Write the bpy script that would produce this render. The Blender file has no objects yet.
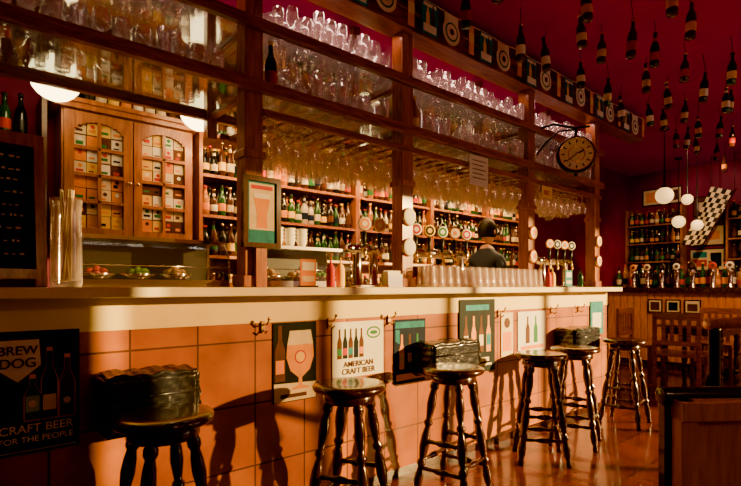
import bpy, math, random
from mathutils import Vector, Matrix
random.seed(7)
R=random.random
U=random.uniform
scene=bpy.context.scene

# ------------------------------------------------------------------ materials
MATS={}
def newmat(name):
    m=bpy.data.materials.new(name); m.use_nodes=True
    MATS[name]=m
    nt=m.node_tree
    return m,nt,nt.nodes['Principled BSDF']
def simple(name,col,rough=.5,metal=0,var=.15,scale=12,emit=None,es=0,coat=0,bump=0,spec=.35):
    m,nt,b=newmat(name)
    N=nt.nodes;L=nt.links
    b.inputs['Roughness'].default_value=rough
    b.inputs['Metallic'].default_value=metal
    b.inputs['Coat Weight'].default_value=coat
    b.inputs['Specular IOR Level'].default_value=spec
    tc=N.new('ShaderNodeTexCoord'); nz=N.new('ShaderNodeTexNoise'); nz.inputs['Scale'].default_value=scale
    nz.inputs['Detail'].default_value=4
    L.new(tc.outputs['Object'],nz.inputs['Vector'])
    cr=N.new('ShaderNodeValToRGB')
    cr.color_ramp.elements[0].position=.3;cr.color_ramp.elements[1].position=.7
    cr.color_ramp.elements[0].color=tuple(c*(1-var) for c in col)+(1,)
    cr.color_ramp.elements[1].color=tuple(min(1,c*(1+var)) for c in col)+(1,)
    L.new(nz.outputs['Fac'],cr.inputs['Fac']);L.new(cr.outputs['Color'],b.inputs['Base Color'])
    if bump:
        bp=N.new('ShaderNodeBump');bp.inputs['Strength'].default_value=bump
        L.new(nz.outputs['Fac'],bp.inputs['Height']);L.new(bp.outputs['Normal'],b.inputs['Normal'])
    if emit:
        b.inputs['Emission Color'].default_value=emit+(1,)
        b.inputs['Emission Strength'].default_value=es
    return m
def wood(name,c0,c1,rough=.35,stretch=(1,1,12),scale=6,coat=.3):
    m,nt,b=newmat(name);N=nt.nodes;L=nt.links
    tc=N.new('ShaderNodeTexCoord');mp=N.new('ShaderNodeMapping')
    mp.inputs['Scale'].default_value=stretch
    nz=N.new('ShaderNodeTexNoise');nz.inputs['Scale'].default_value=scale;nz.inputs['Detail'].default_value=6
    nz.inputs['Distortion'].default_value=.8
    L.new(tc.outputs['Object'],mp.inputs['Vector']);L.new(mp.outputs['Vector'],nz.inputs['Vector'])
    cr=N.new('ShaderNodeValToRGB')
    cr.color_ramp.elements[0].position=.32;cr.color_ramp.elements[1].position=.68
    cr.color_ramp.elements[0].color=c0+(1,);cr.color_ramp.elements[1].color=c1+(1,)
    L.new(nz.outputs['Fac'],cr.inputs['Fac']);L.new(cr.outputs['Color'],b.inputs['Base Color'])
    b.inputs['Roughness'].default_value=rough;b.inputs['Coat Weight'].default_value=coat
    b.inputs['Coat Roughness'].default_value=.15
    bp=N.new('ShaderNodeBump');bp.inputs['Strength'].default_value=.08
    L.new(nz.outputs['Fac'],bp.inputs['Height']);L.new(bp.outputs['Normal'],b.inputs['Normal'])
    return m
def tiles(name,ca,cb,mort,w,h,axes,rough,msize=.006,offset=0.0,coat=0,bump=.3,spec=.5):
    m,nt,b=newmat(name);N=nt.nodes;L=nt.links
    b.inputs['Specular IOR Level'].default_value=spec
    tc=N.new('ShaderNodeTexCoord');sp=N.new('ShaderNodeSeparateXYZ');cb_=N.new('ShaderNodeCombineXYZ')
    L.new(tc.outputs['Object'],sp.inputs[0])
    L.new(sp.outputs[axes[0]],cb_.inputs[0]);L.new(sp.outputs[axes[1]],cb_.inputs[1])
    br=N.new('ShaderNodeTexBrick');br.offset=offset;br.squash=1
    br.inputs['Scale'].default_value=1;br.inputs['Brick Width'].default_value=w
    br.inputs['Row Height'].default_value=h;br.inputs['Mortar Size'].default_value=msize
    br.inputs['Color1'].default_value=ca+(1,);br.inputs['Color2'].default_value=cb+(1,)
    br.inputs['Mortar'].default_value=mort+(1,);br.inputs['Mortar Smooth'].default_value=.2
    L.new(cb_.outputs[0],br.inputs['Vector'])
    nz=N.new('ShaderNodeTexNoise');nz.inputs['Scale'].default_value=5;nz.inputs['Detail'].default_value=6
    L.new(tc.outputs['Object'],nz.inputs['Vector'])
    mx=N.new('ShaderNodeMix');mx.data_type='RGBA';mx.blend_type='MULTIPLY';mx.inputs[0].default_value=.8
    L.new(br.outputs['Color'],mx.inputs[6])
    cr=N.new('ShaderNodeValToRGB');cr.color_ramp.elements[0].position=.3;cr.color_ramp.elements[1].position=.65
    cr.color_ramp.elements[0].color=(.5,.42,.38,1);cr.color_ramp.elements[1].color=(1,1,1,1)
    L.new(nz.outputs['Fac'],cr.inputs['Fac']);L.new(cr.outputs['Color'],mx.inputs[7])
    L.new(mx.outputs[2],b.inputs['Base Color'])
    rr=N.new('ShaderNodeMapRange');rr.inputs[3].default_value=rough*.7;rr.inputs[4].default_value=rough*1.5
    L.new(nz.outputs['Fac'],rr.inputs[0]);L.new(rr.outputs[0],b.inputs['Roughness'])
    b.inputs['Coat Weight'].default_value=coat
    bp=N.new('ShaderNodeBump');bp.inputs['Strength'].default_value=bump;bp.inputs['Distance'].default_value=.004;bp.invert=True
    L.new(br.outputs['Fac'],bp.inputs['Height']);L.new(bp.outputs['Normal'],b.inputs['Normal'])
    return m
def glass(name,tint,diff=.06,refl=1.0,dcol=(.9,.85,.85),rough=.06):
    m=bpy.data.materials.new(name);m.use_nodes=True;MATS[name]=m
    nt=m.node_tree;N=nt.nodes;L=nt.links
    N.remove(N['Principled BSDF']);out=[n for n in N if n.type=='OUTPUT_MATERIAL'][0]
    tr=N.new('ShaderNodeBsdfTransparent');tr.inputs[0].default_value=tint+(1,)
    gl=N.new('ShaderNodeBsdfGlossy');gl.inputs['Roughness'].default_value=rough
    gl.inputs['Color'].default_value=(1,1,1,1)
    df=N.new('ShaderNodeBsdfDiffuse');df.inputs[0].default_value=dcol+(1,)
    lw=N.new('ShaderNodeLayerWeight');lw.inputs['Blend'].default_value=.35
    mm=N.new('ShaderNodeMath');mm.operation='MULTIPLY_ADD';mm.inputs[1].default_value=refl;mm.inputs[2].default_value=.04
    L.new(lw.outputs['Facing'],mm.inputs[0])
    m1=N.new('ShaderNodeMixShader');L.new(mm.outputs[0],m1.inputs[0]);L.new(tr.outputs[0],m1.inputs[1]);L.new(gl.outputs[0],m1.inputs[2])
    m2=N.new('ShaderNodeMixShader');m2.inputs[0].default_value=diff
    L.new(m1.outputs[0],m2.inputs[1]);L.new(df.outputs[0],m2.inputs[2]);L.new(m2.outputs[0],out.inputs[0])
    return m

wood('wood_red',(.16,.034,.008),(.38,.10,.022),.32,(1.2,10,10),5)
wood('wood_redv',(.22,.05,.012),(.48,.145,.032),.3,(10,10,1.2),5)
wood('wood_cab',(.25,.07,.010),(.46,.15,.024),.35,(8,8,1.2),5)
wood('wood_dark',(.022,.006,.004),(.075,.019,.009),.18,(6,6,1.5),6,.8)
wood('wood_orange',(.48,.13,.015),(.75,.27,.04),.35,(8,8,1),5)
wood('wood_bench',(.62,.20,.025),(.85,.36,.06),.35,(8,8,1),5)
wood('wood_back',(.05,.018,.007),(.14,.042,.015),.5,(1.2,8,8),5)
simple('cream',(.84,.66,.26),.55,var=.10,scale=3,spec=.2)
simple('marble',(.88,.74,.42),.22,var=.12,scale=5,coat=.3)
simple('ceiling_paint',(.46,.010,.21),.75,var=.12,scale=1.5)
simple('wall_maroon',(.16,.016,.065),.7,var=.2,scale=3)
simple('wall_ochre',(.45,.19,.045),.7,var=.2,scale=3)
tiles('bar_tile',(.50,.148,.012),(.40,.105,.008),(.12,.034,.006),.29,.31,(0,2),.42,.005,0,.05,spec=.22)
tiles('floor_tile',(.24,.046,.034),(.16,.033,.026),(.04,.012,.012),.33,.33,(0,1),.17,.006,0,.25)
simple('brass',(.75,.5,.18),.25,1,.1)
simple('chrome',(.75,.70,.65),.15,1,.03)
simple('black_metal',(.02,.019,.021),.3,.6,.1)
simple('black_leather',(.020,.020,.026),.26,0,.3,16,bump=.9,coat=.5)
simple('black',(.012,.012,.014),.4,0,.1)
simple('white',(.80,.75,.64),.6,0,.05,spec=.15)
simple('chalk',(.62,.50,.40),.8,0,.3)
simple('paper',(.72,.58,.36),.6,0,.12,spec=.15)
simple('teal',(.02,.22,.28),.6,0,.3,20,spec=.15)
simple('orange',(.80,.25,.02),.6,0,.1,spec=.15)
simple('yellow',(.85,.52,.05),.6,0,.1,spec=.15)
simple('red',(.50,.03,.015),.5,0,.15,spec=.15)
simple('green',(.03,.18,.06),.6,0,.15,spec=.15)
simple('lime',(.35,.5,.08),.6,0,.15,spec=.15)
simple('navy',(.005,.014,.045),.6,0,.4,10,spec=.12)
simple('poster_dark',(.006,.011,.014),.6,0,.4,10,spec=.12)
simple('beer',(.75,.28,.015),.6,0,.15,spec=.15)
simple('brownp',(.10,.030,.010),.6,0,.25,spec=.15)
simple('chalkboard',(.010,.012,.012),.7,0,.3,6)
simple('b_brown',(.06,.017,.006),.1,0,.1,coat=.5)
simple('b_black',(.010,.010,.012),.1,0,.1,coat=.5)
simple('b_green',(.014,.07,.022),.1,0,.1,coat=.5)
simple('b_amber',(.42,.15,.02),.12,0,.1,coat=.5)
simple('b_clear',(.48,.40,.32),.08,0,.1,coat=.5)
simple('skin',(.55,.30,.2),.5,0,.06)
simple('hair',(.010,.007,.005),.6,0,.3,60,spec=.2)
simple('food_red',(.5,.05,.03),.35,0,.3,30)
simple('food_green',(.12,.28,.05),.5,0,.3,30)
simple('food_tan',(.5,.32,.15),.6,0,.3,30)
simple('globe_glow',(.9,.85,.7),.4,emit=(1.0,.72,.32),es=17)
simple('globe_fill',(.9,.85,.7),.4,emit=(1.0,.64,.30),es=30)  # glow of the added fill globes behind the camera
simple('globe_dim',(.9,.75,.5),.4,emit=(1.0,.60,.20),es=2.8)
glass('glass_clear',(.97,.94,.93),.14,.9,(1,.84,.78))
glass('glass_wine',(.97,.94,.91),.19,.95,(1,.84,.62))
glass('glass_shelf',(.80,.86,.86),.05,.5,(.6,.45,.5))
glass('glass_pane',(.94,.94,.93),.02,.25)
glass('sun_dimmer',(.50,.42,.34),.30,.02,(.8,.6,.4))  # half-transparent, for the added panels that weaken the sun
glass('sun_dimmer_thin',(.84,.80,.72),.15,.02,(.8,.6,.4))

# ------------------------------------------------------------------ mesh builder
class MB:
    def __init__(s): s.v=[];s.f=[];s.m=[];s.s=[]
    def add(s,vs,fs,mat,smooth=False,M=None):
        o=len(s.v)
        for p in vs:
            p=Vector(p)
            if M is not None: p=M@p
            s.v.append(p)
        if isinstance(mat,str): mat=[mat]*len(fs)
        for f,m in zip(fs,mat):
            s.f.append(tuple(i+o for i in f));s.m.append(m);s.s.append(smooth)
    def box(s,x0,x1,y0,y1,z0,z1,mat,M=None):
        vs=[(x0,y0,z0),(x1,y0,z0),(x1,y1,z0),(x0,y1,z0),(x0,y0,z1),(x1,y0,z1),(x1,y1,z1),(x0,y1,z1)]
        s.add(vs,[(0,3,2,1),(4,5,6,7),(0,1,5,4),(1,2,6,5),(2,3,7,6),(3,0,4,7)],mat,False,M)
    def lathe(s,prof,loc=(0,0,0),seg=10,mat='white',M=None):
        vs=[];rings=[]
        for p in prof:
            if p[0]<1e-6:
                rings.append([len(vs)]);vs.append((loc[0],loc[1],loc[2]+p[1]))
            else:
                rg=[]
                for i in range(seg):
                    a=2*math.pi*i/seg
                    rg.append(len(vs));vs.append((loc[0]+p[0]*math.cos(a),loc[1]+p[0]*math.sin(a),loc[2]+p[1]))
                rings.append(rg)
        fs=[];ms=[]
        for k in range(len(prof)-1):
            a,b=rings[k],rings[k+1]
            m=prof[k][2] if len(prof[k])>2 else mat
            for i in range(seg):
                j=(i+1)%seg
                if len(a)==1 and len(b)==1: continue
                if len(a)==1: fs.append((a[0],b[j],b[i]))
                elif len(b)==1: fs.append((a[i],a[j],b[0]))
                else: fs.append((a[i],a[j],b[j],b[i]))
                ms.append(m)
        s.add(vs,fs,ms,True,M)
    def sphere(s,c,r,mat,seg=12,rings=8,sc=(1,1,1),M=None):
        prof=[(r*math.sin(math.pi*i/rings)if 0<i<rings else 0,-r*math.cos(math.pi*i/rings)) for i in range(rings+1)]
        T=Matrix.Translation(c)@Matrix.Diagonal((sc[0],sc[1],sc[2],1))
        if M is not None:T=M@T
        s.lathe(prof,(0,0,0),seg,mat,T)
    def tube(s,p0,p1,r0,mat,r1=None,seg=8,prof=None,M=None):
        p0=Vector(p0);p1=Vector(p1);d=p1-p0;l=d.length
        T=Matrix.Translation(p0)@d.to_track_quat('Z','Y').to_matrix().to_4x4()
        if M is not None:T=M@T
        if r1 is None:r1=r0
        if prof is None: prof=[(0,0),(r0,0),(r1,l),(0,l)]
        else: prof=[(r,t*l) for r,t in prof]
        s.lathe(prof,(0,0,0),seg,mat,T)
    def path(s,pts,r,mat,seg=8,M=None):
        for a,b in zip(pts[:-1],pts[1:]):
            s.tube(a,b,r,mat,seg=seg,M=M)
        for p in pts[1:-1]: s.sphere(p,r,mat,seg,6,M=M)
    def poly(s,pts,y,mat,M=None):
        s.add([(p[0],y,p[1]) for p in pts],[tuple(range(len(pts)))],mat,False,M)
    def disc(s,cx,cz,r,y,mat,rz=None,n=20,M=None):
        rz=rz or r
        s.poly([(cx+r*math.cos(2*math.pi*i/n),cz+rz*math.sin(2*math.pi*i/n)) for i in range(n)],y,mat,M)
    def build(s,name,parent=None,recenter=True,bevel=0,loc=None):
        me=bpy.data.meshes.new(name)
        c=Vector((0,0,0))
        if recenter:
            lo=[min(v[i] for v in s.v) for i in range(3)];hi=[max(v[i] for v in s.v) for i in range(3)]
            c=Vector([(a+b)/2 for a,b in zip(lo,hi)]);c.z=lo[2]
        me.from_pydata([v-c for v in s.v],[],s.f)
        names=[]
        for m in s.m:
            if m not in names:names.append(m)
        for n_ in names: me.materials.append(MATS[n_])
        ix={n_:i for i,n_ in enumerate(names)}
        me.polygons.foreach_set('material_index',[ix[m] for m in s.m])
        me.polygons.foreach_set('use_smooth',s.s)
        me.update()
        ob=bpy.data.objects.new(name,me);scene.collection.objects.link(ob)
        ob.location=c if loc is None else loc
        if bevel:
            b=ob.modifiers.new('bevel','BEVEL');b.width=bevel;b.segments=2;b.limit_method='ANGLE'
        if parent:
            ob.parent=parent;ob.location=ob.location-parent.location
        return ob
def text(body,name,x,z,y,size,mat,parent,align='CENTER',rot=(math.pi/2,0,0)):
    cu=bpy.data.curves.new(name,'FONT');cu.body=body;cu.size=size;cu.align_x=align;cu.align_y='CENTER'
    cu.materials.append(MATS[mat]);cu.extrude=.0004;cu.offset=size*.014
    ob=bpy.data.objects.new(name,cu);scene.collection.objects.link(ob)
    ob.rotation_euler=rot
    ob.parent=parent;ob.location=Vector((x,y,z))-parent.location
    return ob

# ------------------------------------------------------------------ shapes
BG=['b_brown']*6+['b_black']*4+['b_green']*3+['b_amber']*3+['b_clear']
LB=['paper','paper','orange','red','yellow','brownp','green','black','navy','paper','brownp','beer','white']
CP=['brass','red','black','brass','yellow']
def bottle(mb,x,y,z,h=.24,r=.031,g=None,l=None,seg=10,M=None):
    g=g or random.choice(BG);l=l or random.choice(LB);c=random.choice(CP)
    p=[(0,0,g),(.9*r,0,g),(r,.02*h,g),(r,.16*h,l),(r*1.01,.17*h,l),(r*1.01,.40*h,g),(r,.41*h,g),(r,.54*h,g),(.85*r,.63*h,g),(.45*r,.74*h,l if R()<.3 else g),(.38*r,.84*h,g),(.36*r,.93*h,c),(.46*r,.94*h,c),(.46*r,h,c),(0,h,c)]
    mb.lathe(p,(x,y,z),seg,'b_brown',M)
def pint(mb,x,y,z,h=.15,r=.04,seg=9,flip=False):
    a,b=(.72*r,r)
    p=[(0,.004),(a*.95,0),(a,.01),(.8*r,h*.4),(b,h*.8),(b*.99,h),(b*.94,h),(b*.9,h*.75),(a*.9,.02),(0,.018)]
    if flip:p=[(q,h-t) for q,t in p]
    mb.lathe(p,(x,y,z),seg,'glass_clear')
def tulip(mb,x,y,z,h=.19,r=.042,seg=9,flip=False,mat='glass_clear'):
    p=[(0,0),(.8*r,0),(.78*r,.006),(.15*r,.02),(.11*r,h*.35),(.35*r,h*.42),(.9*r,h*.55),(r,h*.72),(.82*r,h)]
    if flip:p=[(q,h-t) for q,t in p]
    mb.lathe(p,(x,y,z),seg,mat)
def mug(mb,x,y,z,h=.14,r=.042,seg=10):
    p=[(0,.004),(r,0),(r*1.02,.01),(r*.97,h*.5),(r,h),(r*.9,h),(r*.88,.02),(0,.02)]
    mb.lathe(p,(x,y,z),seg,'glass_clear')
    pts=[(x+r*.95,y,z+h*.8),(x+r*1.6,y,z+h*.75),(x+r*1.7,y,z+h*.4),(x+r*.95,y,z+h*.2)]
    mb.path(pts,.006,'glass_clear',5)

BX0,BX1=-.95,5.05
BF=2.25
CZ=3.12

# ------------------------------------------------------------------ room shell
def shell(name,*boxes,mat='wall_maroon'):
    mb=MB()
    for b in boxes: mb.box(*b[:6],b[6] if len(b)>6 else mat)
    return mb.build(name,recenter=False)
shell('floor',(-1.1,9.1,-1.9,3.7,-.1,0),mat='floor_tile')
shell('ceiling',(-1.1,9.1,-1.9,3.7,CZ,CZ+.1),mat='ceiling_paint')
shell('wall_back',(-1.0,9.0,3.6,3.7,0,CZ))
shell('wall_left',(-1.1,-1.0,-1.9,3.7,0,CZ))
shell('wall_far',(9.0,9.1,-1.9,3.7,0,CZ))
WX0=4.15
shell('wall_front',(-1.0,WX0,-1.9,-1.8,0,CZ,'wall_ochre'),(WX0,8.9,-1.9,-1.8,0,.3,'wall_ochre'),(WX0,8.9,-1.9,-1.8,3.0,CZ,'wall_ochre'),(8.9,9.0,-1.9,-1.8,0,CZ,'wall_ochre'))
mb=MB()
for x in (WX0,5.3,6.35,7.6,8.84): mb.box(x,x+.06,-1.88,-1.82,.3,3.0,'wood_dark')
mb.box(WX0,8.9,-1.88,-1.82,.3,.36,'wood_dark');mb.box(WX0,8.9,-1.88,-1.82,2.95,3.0,'wood_dark')
mb.build('window_1')
for xa,w_,mt_ in ((WX0+.08,1.14,'sun_dimmer'),(5.38,.95,'sun_dimmer_thin')):  # unseen panels added to dim the sun on the left of the bar
    mb=MB();n=60
    vs=[];fs=[]
    for i in range(n+1):
        x=xa+w_*i/n;y=-1.77+.012*math.sin(i*.9)
        vs+=[(x,y,.34),(x,y,2.97)]
    for i in range(n): fs.append((2*i,2*i+2,2*i+3,2*i+1))
    mb.add(vs,fs,mt_,True);mb.tube((xa-.03,-1.77,2.975),(xa+w_+.01,-1.77,2.975),.012,'brass')
    mb.build('sun_dimmer_panel')
shell('baseboard_far',(8.97,8.998,-1.79,3.59,0,.1),mat='wood_dark')

# ------------------------------------------------------------------ bar counter
mb=MB()
mb.box(BX0,BX1,BF,BF+.08,.06,1.02,'bar_tile')
mb.box(BX0,BX1,BF-.004,BF+.08,1.02,1.155,'cream')
mb.box(BX0,BX1,BF+.01,BF+.08,0,.06,'wood_dark')
mb.box(BX1-.08,BX1,BF+.08,2.70,0,1.155,'bar_tile')
ob=mb.build('bar_counter',recenter=False)
mb=MB();mb.box(BX0,BX1+.06,2.12,2.73,1.157,1.199,'marble')
mb.build('countertop',parent=ob,recenter=False,bevel=.006)
mb=MB();mb.box(BX0,BX1-.1,2.40,2.70,.5,.53,'wood_back');mb.box(BX0,BX0+.03,2.34,2.70,0,1.15,'wood_back')
mb.build('under_shelf',parent=ob,recenter=False)

for i,x in enumerate((1.2,1.61,2.06,3.20,3.97,4.45)):
    mb=MB();mb.box(x-.010,x+.010,BF-.012,BF-.005,.97,1.03,'brass')
    mb.path([(x,BF-.01,1.01),(x,BF-.05,1.015),(x,BF-.068,1.04)],.0045,'brass',6)
    mb.path([(x,BF-.01,.985),(x,BF-.035,.97),(x,BF-.055,.988)],.0045,'brass',6)
    mb.sphere((x,BF-.068,1.043),.009,'brass',8,6);mb.build('coat_hook')

# ------------------------------------------------------------------ posters
def bott2d(cx,z,h,w):
    return [(cx-w/2,z),(cx+w/2,z),(cx+w/2,z+h*.55),(cx+w*.2,z+h*.74),(cx+w*.18,z+h),(cx-w*.18,z+h),(cx-w*.2,z+h*.74),(cx-w/2,z+h*.55)]
def poster(x0,x1,z0,z1,bg,fn,y=BF,name='beer_poster'):
    mb=MB();mb.box(x0,x1,y-.007,y-.0045,z0,z1,bg)
    fn(mb,y-.0075)
    return mb.build(name)
def f1(mb,y):
    mb.poly([(.118,1.01),(.265,1.01),(.272,.90),(.192,.835),(.111,.90)],y,'brownp')
    mb.poly([(.125,1.002),(.258,1.002),(.264,.905),(.192,.846),(.119,.905)],y-.0004,'white')
    for cx,h,m in ((.238,.17,'green'),(.292,.27,'navy'),(.350,.24,'brownp')):
        mb.poly([(a,b) for a,b in bott2d(cx,.695,h+.006,.058)],y-.0007,'beer')
        mb.poly(bott2d(cx,.70,h,.050),y-.0010,m)
        mb.poly([(cx-.022,.73),(cx+.022,.73),(cx+.022,.79),(cx-.022,.79)],y-.0014,{'green':'lime','navy':'white','brownp':'teal'}[m])
        mb.disc(cx,.76,.013,y-.0018,'white')
        mb.poly([(cx-.009,.70+h-.015),(cx+.009,.70+h-.015),(cx+.009,.70+h),(cx-.009,.70+h)],y-.0014,'orange')
    mb.poly([(.09,.585),(.38,.585),(.38,.588),(.09,.588)],y,'paper')
p=poster(.075,.392,.575,1.035,'poster_dark',f1)
text('BREW','poster_text_1',.192,.962,BF-.0100,.046,'brownp',p)
text('DOG','poster_text_2',.192,.915,BF-.0100,.050,'brownp',p)
text('CRAFT BEER','poster_text_3',.252,.668,BF-.0100,.043,'white',p)
text('FOR THE PEOPLE','poster_text_4',.252,.628,BF-.0100,.031,'white',p)
def f2(mb,y):
    cx,cz=1.42,.86
    mb.poly([(1.262,.604),(1.518,.604),(1.518,.69),(1.262,.70)],y,'paper')
    mb.poly([(1.30,.62),(1.46,.62),(1.46,.64),(1.30,.64)],y-.0003,'brownp')
    pr=[(.055,.66),(.05,.67),(.012,.68),(.01,.72),(.06,.76),(.085,.83),(.08,.89),(.065,.965)]
    mb.poly([(cx-a,b) for a,b in pr]+[(cx+a,b) for a,b in reversed(pr)],y-.0004,'beer')
    pr=[(.080,.895),(.065,.97)]
    mb.poly([(cx-a,b) for a,b in pr]+[(cx+a,b) for a,b in reversed(pr)],y-.0008,'paper')
    mb.poly(bott2d(1.297,.71,.29,.06),y-.0006,'brownp');mb.poly([(1.272,.75),(1.322,.75),(1.322,.82),(1.272,.82)],y-.0009,'orange')
    mb.disc(cx,.83,.036,y-.001,'red');mb.disc(cx,.83,.028,y-.0012,'yellow')
poster(1.258,1.522,.60,1.015,'poster_dark',f2)
def f3(mb,y):
    for i in range(5):
        cx=1.68+i*.040
        mb.poly(bott2d(cx,.79,.17,.034),y,'poster_dark' if i%2 else 'brownp')
        mb.poly([(cx-.016,.81),(cx+.016,.81),(cx+.016,.85),(cx-.016,.85)],y-.0004,('green','red','teal','navy','orange')[i])
    mb.disc(1.935,.93,.055,y,'green',.036);mb.disc(1.935,.93,.044,y-.0004,'white',.026);mb.disc(1.935,.93,.03,y-.0006,'green',.012)
p=poster(1.63,2.013,.68,1.0,'white',f3)
text('AMERICAN','poster_text_1',1.82,.755,BF-.0095,.045,'brownp',p)
text('CRAFT BEER','poster_text_2',1.82,.713,BF-.0095,.045,'brownp',p)
def f4(mb,y):
    mb.poly([(2.115,.94),(2.375,.94),(2.375,.98),(2.115,.98)],y,'teal')
    for i in range(3):
        cx=2.17+i*.07
        mb.poly(bott2d(cx,.68,.22,.045),y-.0004,('beer','brownp','green')[i]);mb.poly([(cx-.02,.72),(cx+.02,.72),(cx+.02,.78),(cx-.02,.78)],y-.0008,'paper')
    mb.poly([(2.12,.61),(2.37,.61),(2.37,.65),(2.12,.65)],y,'orange')
    mb.poly([(2.115,.86),(2.15,.84),(2.15,.93),(2.115,.93)],y,'teal')
poster(2.105,2.385,.59,.995,'navy',f4)
def f5(mb,y):
    for i in range(4):
        cx=2.80+i*.088
        mb.poly(bott2d(cx,.72,.27,.055),y-.0004,'beer' if i%2 else 'brownp');mb.poly([(cx-.024,.77),(cx+.024,.77),(cx+.024,.85),(cx-.024,.85)],y-.0008,('paper','orange','paper','teal')[i])
    mb.poly([(2.77,.62),(3.10,.62),(3.10,.635),(2.77,.635)],y,'paper')
    mb.poly([(2.80,.65),(3.07,.65),(3.07,.68),(2.80,.68)],y,'paper')
    mb.poly([(2.80,1.03),(3.07,1.03),(3.07,1.07),(2.80,1.07)],y,'teal')
poster(2.73,3.143,.575,1.11,'poster_dark',f5,y=BF-.005)
def f6(mb,y):
    mb.poly([(3.25,.70),(3.37,.70),(3.37,.85),(3.25,.85)],y,'orange');mb.disc(3.31,.92,.04,y,'brownp')
poster(3.235,3.39,.66,1.0,'paper',f6)
def f7(mb,y):
    mb.poly(bott2d(3.60,.74,.22,.06),y,'brownp');mb.poly(bott2d(3.72,.74,.22,.06),y,'green');mb.poly([(3.5,.69),(3.84,.69),(3.84,.72),(3.5,.72)],y,'orange')
poster(3.46,3.88,.67,1.0,'white',f7)
def f8(mb,y): mb.poly([(4.72,.8),(4.9,.8),(4.9,.95),(4.72,.95)],y,'white')
poster(4.68,4.94,.74,1.06,'teal',f8,y=BF-.005)

# ------------------------------------------------------------------ stools
def leg_prof():
    return [(0,0),(.017,0),(.020,.03),(.015,.06),(.023,.10),(.026,.16),(.020,.22),(.016,.25),(.026,.27),(.026,.29),(.017,.31),(.024,.36),(.029,.42),(.026,.50),(.018,.56),(.015,.58),(.026,.60),(.026,.62),(.016,.64),(.022,.70),(.027,.76),(.024,.83),(.018,.88),(.026,.90),(.026,.93),(.020,.95),(.022,1),(0,1)]
mb=MB()
mb.lathe([(0,.702),(.150,.702),(.170,.707),(.178,.718),(.178,.728),(.170,.738),(.14,.742),(.05,.737),(0,.736)],seg=36,mat='wood_dark')
mb.lathe([(0,.652),(.118,.652),(.126,.66),(.126,.703),(0,.703)],seg=24,mat='wood_dark')
legs=[]
for a in (45,135,225,315):
    c,s_=math.cos(math.radians(a)),math.sin(math.radians(a))
    b=Vector((c*.222,s_*.222,0));t=Vector((c*.100,s_*.100,.69));legs.append((b,t))
    mb.tube(b,t,.02,'wood_dark',seg=14,prof=[(r*.98,q) for r,q in leg_prof()])
sp=[(0,0),(.010,0),(.013,.15),(.010,.3),(.018,.42),(.018,.58),(.010,.7),(.013,.85),(.010,1),(0,1)]
for i in range(4):
    for q in ((.24,.46) if i%2 else (.30,)):
        a=legs[i][0].lerp(legs[i][1],q);b=legs[(i+1)%4][0].lerp(legs[(i+1)%4][1],q)
        mb.tube(a,b,.012,'wood_dark',seg=10,prof=sp)
st=mb.build('wooden_bar_stool',recenter=False)
pos=[(.595,1.865,.1),(1.46,1.87,.5),(2.217,1.865,.2),(3.149,1.86,.7),(3.66,1.87,.35),(4.535,1.865,.1)]
st.location=(pos[0][0],pos[0][1],0);st.rotation_euler.z=pos[0][2]
for x,y,a in pos[1:]:
    o=bpy.data.objects.new('wooden_bar_stool',st.data);scene.collection.objects.link(o);o.location=(x,y,0);o.rotation_euler.z=a

def cushion(x0,x1,z0,z1):
    mb=MB();nx,ny,nz=26,14,16
    y0,y1=2.055,BF-.014
    def surf(f,nu,nv):
        vs=[];fs=[]
        for i in range(nu+1):
            for j in range(nv+1):
                vs.append(f(i/nu,j/nv))
        for i in range(nu):
            for j in range(nv):
                a=i*(nv+1)+j;fs.append((a,a+1,a+nv+2,a+nv+1))
        mb.add(vs,fs,'black_leather',True)
    def pt(u,v,w):
        def n(a,b,c): return .007*math.sin(a*11+b*9+c*5)*math.sin(b*13+c*9+a*4)+.003*math.sin(c*17+a*15)
        x=x0+(x1-x0)*u;y=y0+(y1-y0)*v;z=z0+(z1-z0)*w
        e=.014
        k=n(u*2,v*2,w*2)
        if v<.01: y+=abs(k)
        if w>.99: z+=k
        if u<.01: x+=k
        if u>.99: x-=k
        ed=(min(u,1-u)<.02)+(v<.02)+(min(w,1-w)<.02)
        if ed>=2:
            if u<.02:x+=e
            if u>.98:x-=e
            if v<.02:y+=e
            if w>.98:z-=e
            if w<.02:z+=e
        return (x,y,z)
    surf(lambda a,b:pt(a,0,b),nx,nz);surf(lambda a,b:pt(a,1,b),nx,nz)
    surf(lambda a,b:pt(a,b,0),nx,ny);surf(lambda a,b:pt(a,b,1),nx,ny)
    surf(lambda a,b:pt(0,a,b),ny,nz);surf(lambda a,b:pt(1,a,b),ny,nz)
    zm=(z0+z1)/2+.03
    mb.tube((x0+.01,y0+.004,zm),(x1-.01,y0+.004,zm),.006,'black_leather')
    return mb.build('leather_padded_rest')
cushion(.44,.81,.62,.855);cushion(2.26,2.74,.63,.845);cushion(4.02,4.5,.63,.84)

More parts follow.
